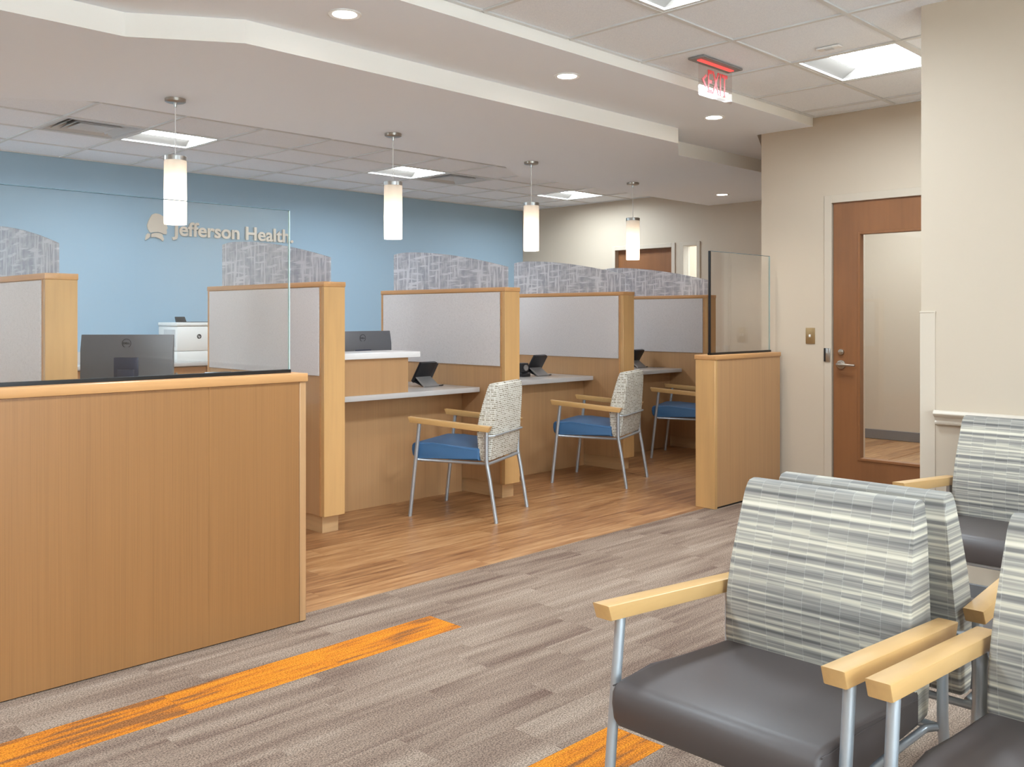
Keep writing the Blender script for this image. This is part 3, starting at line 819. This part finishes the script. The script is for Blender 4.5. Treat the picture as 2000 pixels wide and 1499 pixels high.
# back counter with drawers
bc = thing('back_counter', 'wooden back counter with grey stone top along the blue wall', 'counter', (4.2, 8.4, 0)); o = bc.location
BX0, BX1 = 1.2, 6.6
box('stone_top', BX0, BX1, 8.11, YB-.002, .822, .857, 'ledge_stone', bc, .003, 2, off=o)
box('backsplash', BX0, BX1, YB-.022, YB-.002, .857, .957, 'ledge_stone', bc, off=o)
box('carcass', BX0+.01, BX1-.01, 8.16, YB-.01, .1, .822, 'veneer', bc, off=o)
box('toe_base', BX0+.02, BX1-.02, 8.2, YB-.01, 0, .1, 'toe_kick', bc, off=o)
nd = 9; wd = (BX1-BX0-.02)/nd
for i in range(nd):
    a = BX0+.01+i*wd
    for zz0, zz1, nm in ((.70, .812, 'drawer'), (.11, .695, 'door')):
        dr_ = box(nm, a+.002, a+wd-.002, 8.14, 8.159, zz0, zz1, 'cap_x' if nm == 'drawer' else 'veneer', bc, .002, 1, off=o)
        bm = bmesh.new(); disc_y(bm, a+wd/2, 8.12, (zz0+zz1)/2 if nm == 'drawer' else .62, .012, 8.1395, 16)
        put('knob', bm, 'nickel', dr_, True, o)

# ================================================================== MACHINES
def lettering(body, parent, cx, cz, w, hgt, yface, mat, off, M=None, bold=.02):
    isl = text_islands(body, .001, bold)
    X0 = min(v.x for c in isl for v in c[0]); X1 = max(v.x for c in isl for v in c[0])
    Ya = min(v.y for c in isl for v in c[0]); Yb = max(v.y for c in isl for v in c[0])
    vs_all, fs_all = [], []
    for vs, fs in isl:
        n = len(vs_all)
        vs_all += [(cx-w/2+(v.x-X0)/(X1-X0)*w, yface-.0004-(v.z+.001)*.3, cz-hgt/2+(v.y-Ya)/(Yb-Ya)*hgt) for v in vs]
        fs_all += [[i+n for i in f] for f in fs]
    return raw('logo_letters', vs_all, fs_all, mat, parent, off)
def monitor(loc, rz, label):
    """back of the screen faces local -Y"""
    m = thing('monitor', label, 'monitor', loc, rz, 'computer monitors')
    w, h_, zc = .53, .312, .225
    z0, z1 = zc-h_/2+.02, zc+h_/2+.02
    housing = prism('housing', [(-.004, z0), (-.004, z1), (-.016, z1), (-.034, z1-.09), (-.036, z0+.05), (-.022, z0)], 0, -w/2, w/2, 'monitor_back', m, .004, 2)
    box('screen', -w/2+.002, w/2-.002, -.004, .001, z0+.002, z1-.002, 'black_plastic', m, .001, 1)
    zl = z1-.05; n = 36
    yl = -.016-.018*(.05/.09)-.001
    v = []; f = []
    for k_ in range(n):
        a = 2*PI*k_/n
        for r in (.0265, .0235): v.append((r*math.cos(a), yl-.0035, zl+r*math.sin(a)))
    for k_ in range(n): f.append([2*k_, 2*k_+1, (2*k_+3) % (2*n), (2*k_+2) % (2*n)])
    raw('logo_ring', v, f, 'black_plastic', housing)
    lettering('DELL', housing, 0, zl, .040, .011, yl-.003, 'black_plastic', None)
    plate = box('mount_plate', -.07, .07, -.040, -.034, z0+.03, z0+.18, 'monitor_stand', m, .004, 2)
    box('stand_arm', -.045, .05, -.062, -.041, .0, z0+.11, 'monitor_stand', m, .004, 2)
    bm = bmesh.new()
    add_box(bm, -.12, .12, -.13, .08, 0, .012, .005, 2)
    put('base', bm, 'monitor_stand', m, True)
    return m
ZS = .772
monitor((2.31, 5.42, ZS), TH-PI/2+math.radians(2), 'dark grey computer monitor behind the reception glass, seen from the back')
monitor((4.02, 5.50, ZS), math.radians(2), 'dark grey computer monitor behind the raised white desk top')

def printer(loc):
    p = thing('printer', 'white laser printer with black tilted screen on the back counter', 'printer', loc)
    w, dpt, h_ = .48, .38, .365
    bm = bmesh.new(); add_box(bm, 0, w, 0, dpt, .0, .10, .006, 2); put('paper_drawer', bm, 'white_plastic', p, True)
    bm = bmesh.new(); add_box(bm, .0, w, .0, dpt, .103, .33, .006, 2); body = put('body', bm, 'white_plastic', p, True)
    box('side_panel', -.004, .0, .03, .26, .14, .30, 'vent_white', body)
    bm = bmesh.new(); add_box(bm, -.006, w+.006, -.006, dpt, .333, h_, .006, 2); put('top_cover', bm, 'white_plastic', p, True)
    box('output_tray', .16, w-.05, .06, dpt-.06, h_-.001, h_+.006, 'dark_grey_plastic', p, .002, 1)
    prism('control_screen', [(.0, .367), (.03, .367), (.05, .415), (.04, .418)], 0, .0, .095, 'black_plastic', p, .003, 2)
    bm = bmesh.new(); disc_y(bm, .215, -.0015, .235, .022, .0005)
    badge = put('logo_disc', bm, 'black_plastic', body)
    lettering('hp', badge, .215, .233, .022, .03, -.0015, 'white_plastic', None, bold=0)
    return p
printer((3.927, 8.17, .857))

def phone(loc, rz, label):
    """back of the set faces local -Y; loc is the middle of the stand's front foot"""
    p = thing('desk_phone', label, 'phone', loc, rz, 'desk phones')
    # slab leaning: bottom at +Y low, top at -Y high
    c = [(.115, .028), (.135, .040), (.045, .180), (.022, .172)]
    body = prism('body', c, 0, -.075, .085, 'black_plastic', p, .005, 2)
    hs = [(.125, .042), (.15, .058), (.075, .185), (.045, .178)]
    bm = bmesh.new(); add_prism(bm, [(.118, .05), (.142, .066), (.076, .172), (.048, .162)], 0, .086, .128, .008, 3)
    put('handset', bm, 'dark_grey_plastic', p, True)
    st = prism('stand', [(.0, .002), (.0, .008), (.088, .070), (.096, .066), (.012, .0)], 0, -.07, .08, 'grey_plate', p, .002, 1)
    prism('foot', [(.0, .0), (.012, .0), (.11, .032), (.11, .048)], 0, -.066, .066, 'black_line', p, .001, 1)
    tube('cord', [(.08, .02, .004), (.115, .012, .004), (.15, .03, .004), (.165, .05, .004)], .0035, 'black_line', p, 8)
    return p
phone((4.375, 5.13, ZS), math.radians(4), 'black desk phone on the ledge beside the raised desk top')
phone((5.83, 5.38, ZS), math.radians(4), 'black desk phone on the ledge above the second blue chair')
phone((7.45, 5.55, ZS), math.radians(4), 'black desk phone half hidden behind the fourth partition')
phone((2.69, 5.06, ZS+.0), math.radians(-12), 'black desk phone low behind the reception glass')
# camera-like black device on the second ledge
dv = thing('black_device', 'small black device beside the phone behind the third partition', 'device', (5.66, 5.46, ZS))
box('base', -.05, .05, -.05, .05, 0, .03, 'black_plastic', dv, .006, 2)
box('head', -.045, .045, -.035, .04, .031, .115, 'black_plastic', dv, .01, 2)
bm = bmesh.new(); disc_y(bm, .0, -.045, .075, .025, -.0355); put('lens', bm, 'grey_plate', dv, True)

# ================================================================== CHAIRS
def make_chair(seat_mat, back_mat, label, group):
    """local +X is forward, origin midway between the rear feet"""
    c = thing('armchair', label, 'chair', (0, 0, 0), 0, group)
    HW = .271
    # seat cushion
    sp = [(.125, .374), (.56, .370), (.585, .374), (.597, .392), (.603, .425), (.600, .452), (.588, .466), (.565, .472), (.45, .473), (.125, .452)]
    seat = prism('seat', sp, 1, -.245, .245, seat_mat, c, .014, 3)
    for s in (-1, 1):
        tube('seam', [(.59, s*.2445, .461), (.56, s*.2448, .460), (.45, s*.2448, .460), (.14, s*.2448, .440)], .0018, seat_mat, seat, 6)
    # backrest: wedge profile, narrower at the top
    bp = [(.100, .372), (.122, .376), (.138, .47), (.148, .545), (.145, .60), (.131, .66), (.105, .755), (.081, .832), (.075, .850), (.066, .858), (.048, .861), (.028, .858), (.016, .848), (.015, .80), (.022, .70), (.036, .54), (.054, .400), (.062, .378)]
    bm = bmesh.new(); add_prism(bm, bp, 1, -.238, .238, .006, 2)
    for v in bm.verts:
        if v.co.z > .5: v.co.y *= 1-.10*(v.co.z-.5)/.36
    bk = put('backrest', bm, back_mat, c, True)
    # armrests with slanted ends
    for s in (-1, 1):
        bm = bmesh.new()
        y0, y1 = s*HW-.024, s*HW+.024
        add_prism(bm, [(.034, .596), (.603, .638), (.590, .602), (.052, .562)], 1, y0, y1, .004, 2)
        put('armrest', bm, 'arm_wood', c, True)
        # front leg: straight, raked
        tube('leg', [(.597, s*HW, 0), (.556, s*HW, .372), (.530, s*HW, .596)], .0122, 'leg_silver', c)
        # rear leg: upright then kicked back
        tube('leg', [(.0, s*HW, 0), (.045, s*HW, .27), (.060, s*HW, .345), (.066, s*HW, .385), (.066, s*HW, .45), (.066, s*HW, .562)], .0122, 'leg_silver', c)
        tube('side_rail', [(.556, s*(HW-.008), .366), (.53, s*(HW-.03), .361), (.30, s*(HW-.034), .359), (.09, s*(HW-.03), .359), (.063, s*(HW-.008), .362)], .009, 'leg_silver', c, 10)
    tube('back_rail', [(.060, -HW+.005, .536), (.026, -HW+.03, .536), (.022, -.2, .536), (.022, .2, .536), (.026, HW-.03, .536), (.060, HW-.005, .536)], .006, 'leg_silver', c, 10)
    tube('rear_rail', [(.064, -HW+.004, .36), (.064, HW-.004, .36)], .0095, 'leg_silver', c, 10)
    tube('front_rail', [(.53, -HW+.03, .358), (.53, HW-.03, .358)], .0095, 'leg_silver', c, 10)
    return c
proto = make_chair('fabric_seat_blue', 'dash_fabric', '', 'blue desk chairs')
for i, (x, y, a, l) in enumerate(((4.284, 4.2225, 113.3, 'blue seat armchair with cream woven back, nearest the reception counter'),
                                 (5.787, 4.356, 110.2, 'blue seat armchair with cream woven back, middle of the three desks'),
                                 (7.36, 4.574, 112.0, 'blue seat armchair partly hidden behind the low end wall'))):
    c = proto if i == 0 else copy_tree(proto)
    c.location = (x, y, 0); c.rotation_euler = (0, 0, math.radians(a)); c['label'] = l
proto2 = make_chair('fabric_seat_grey', 'stripe_fabric', '', 'striped waiting chairs')
for i, (x, y, a, l) in enumerate(((2.222, 1.050, 180, 'striped waiting armchair with dark seat, large in the right foreground'),
                                 (2.222, .425, 180, 'striped waiting armchair cut off by the right edge of the photo, beside the foreground chair'),
                                 (2.268, 1.035, 0, 'striped waiting armchair facing away, back to back with the foreground chair'),
                                 (4.215, 1.20, 180, 'striped waiting armchair against the wall under the chair rail'))):
    c = proto2 if i == 0 else copy_tree(proto2)
    c.location = (x, y, 0); c.rotation_euler = (0, 0, math.radians(a)); c['label'] = l
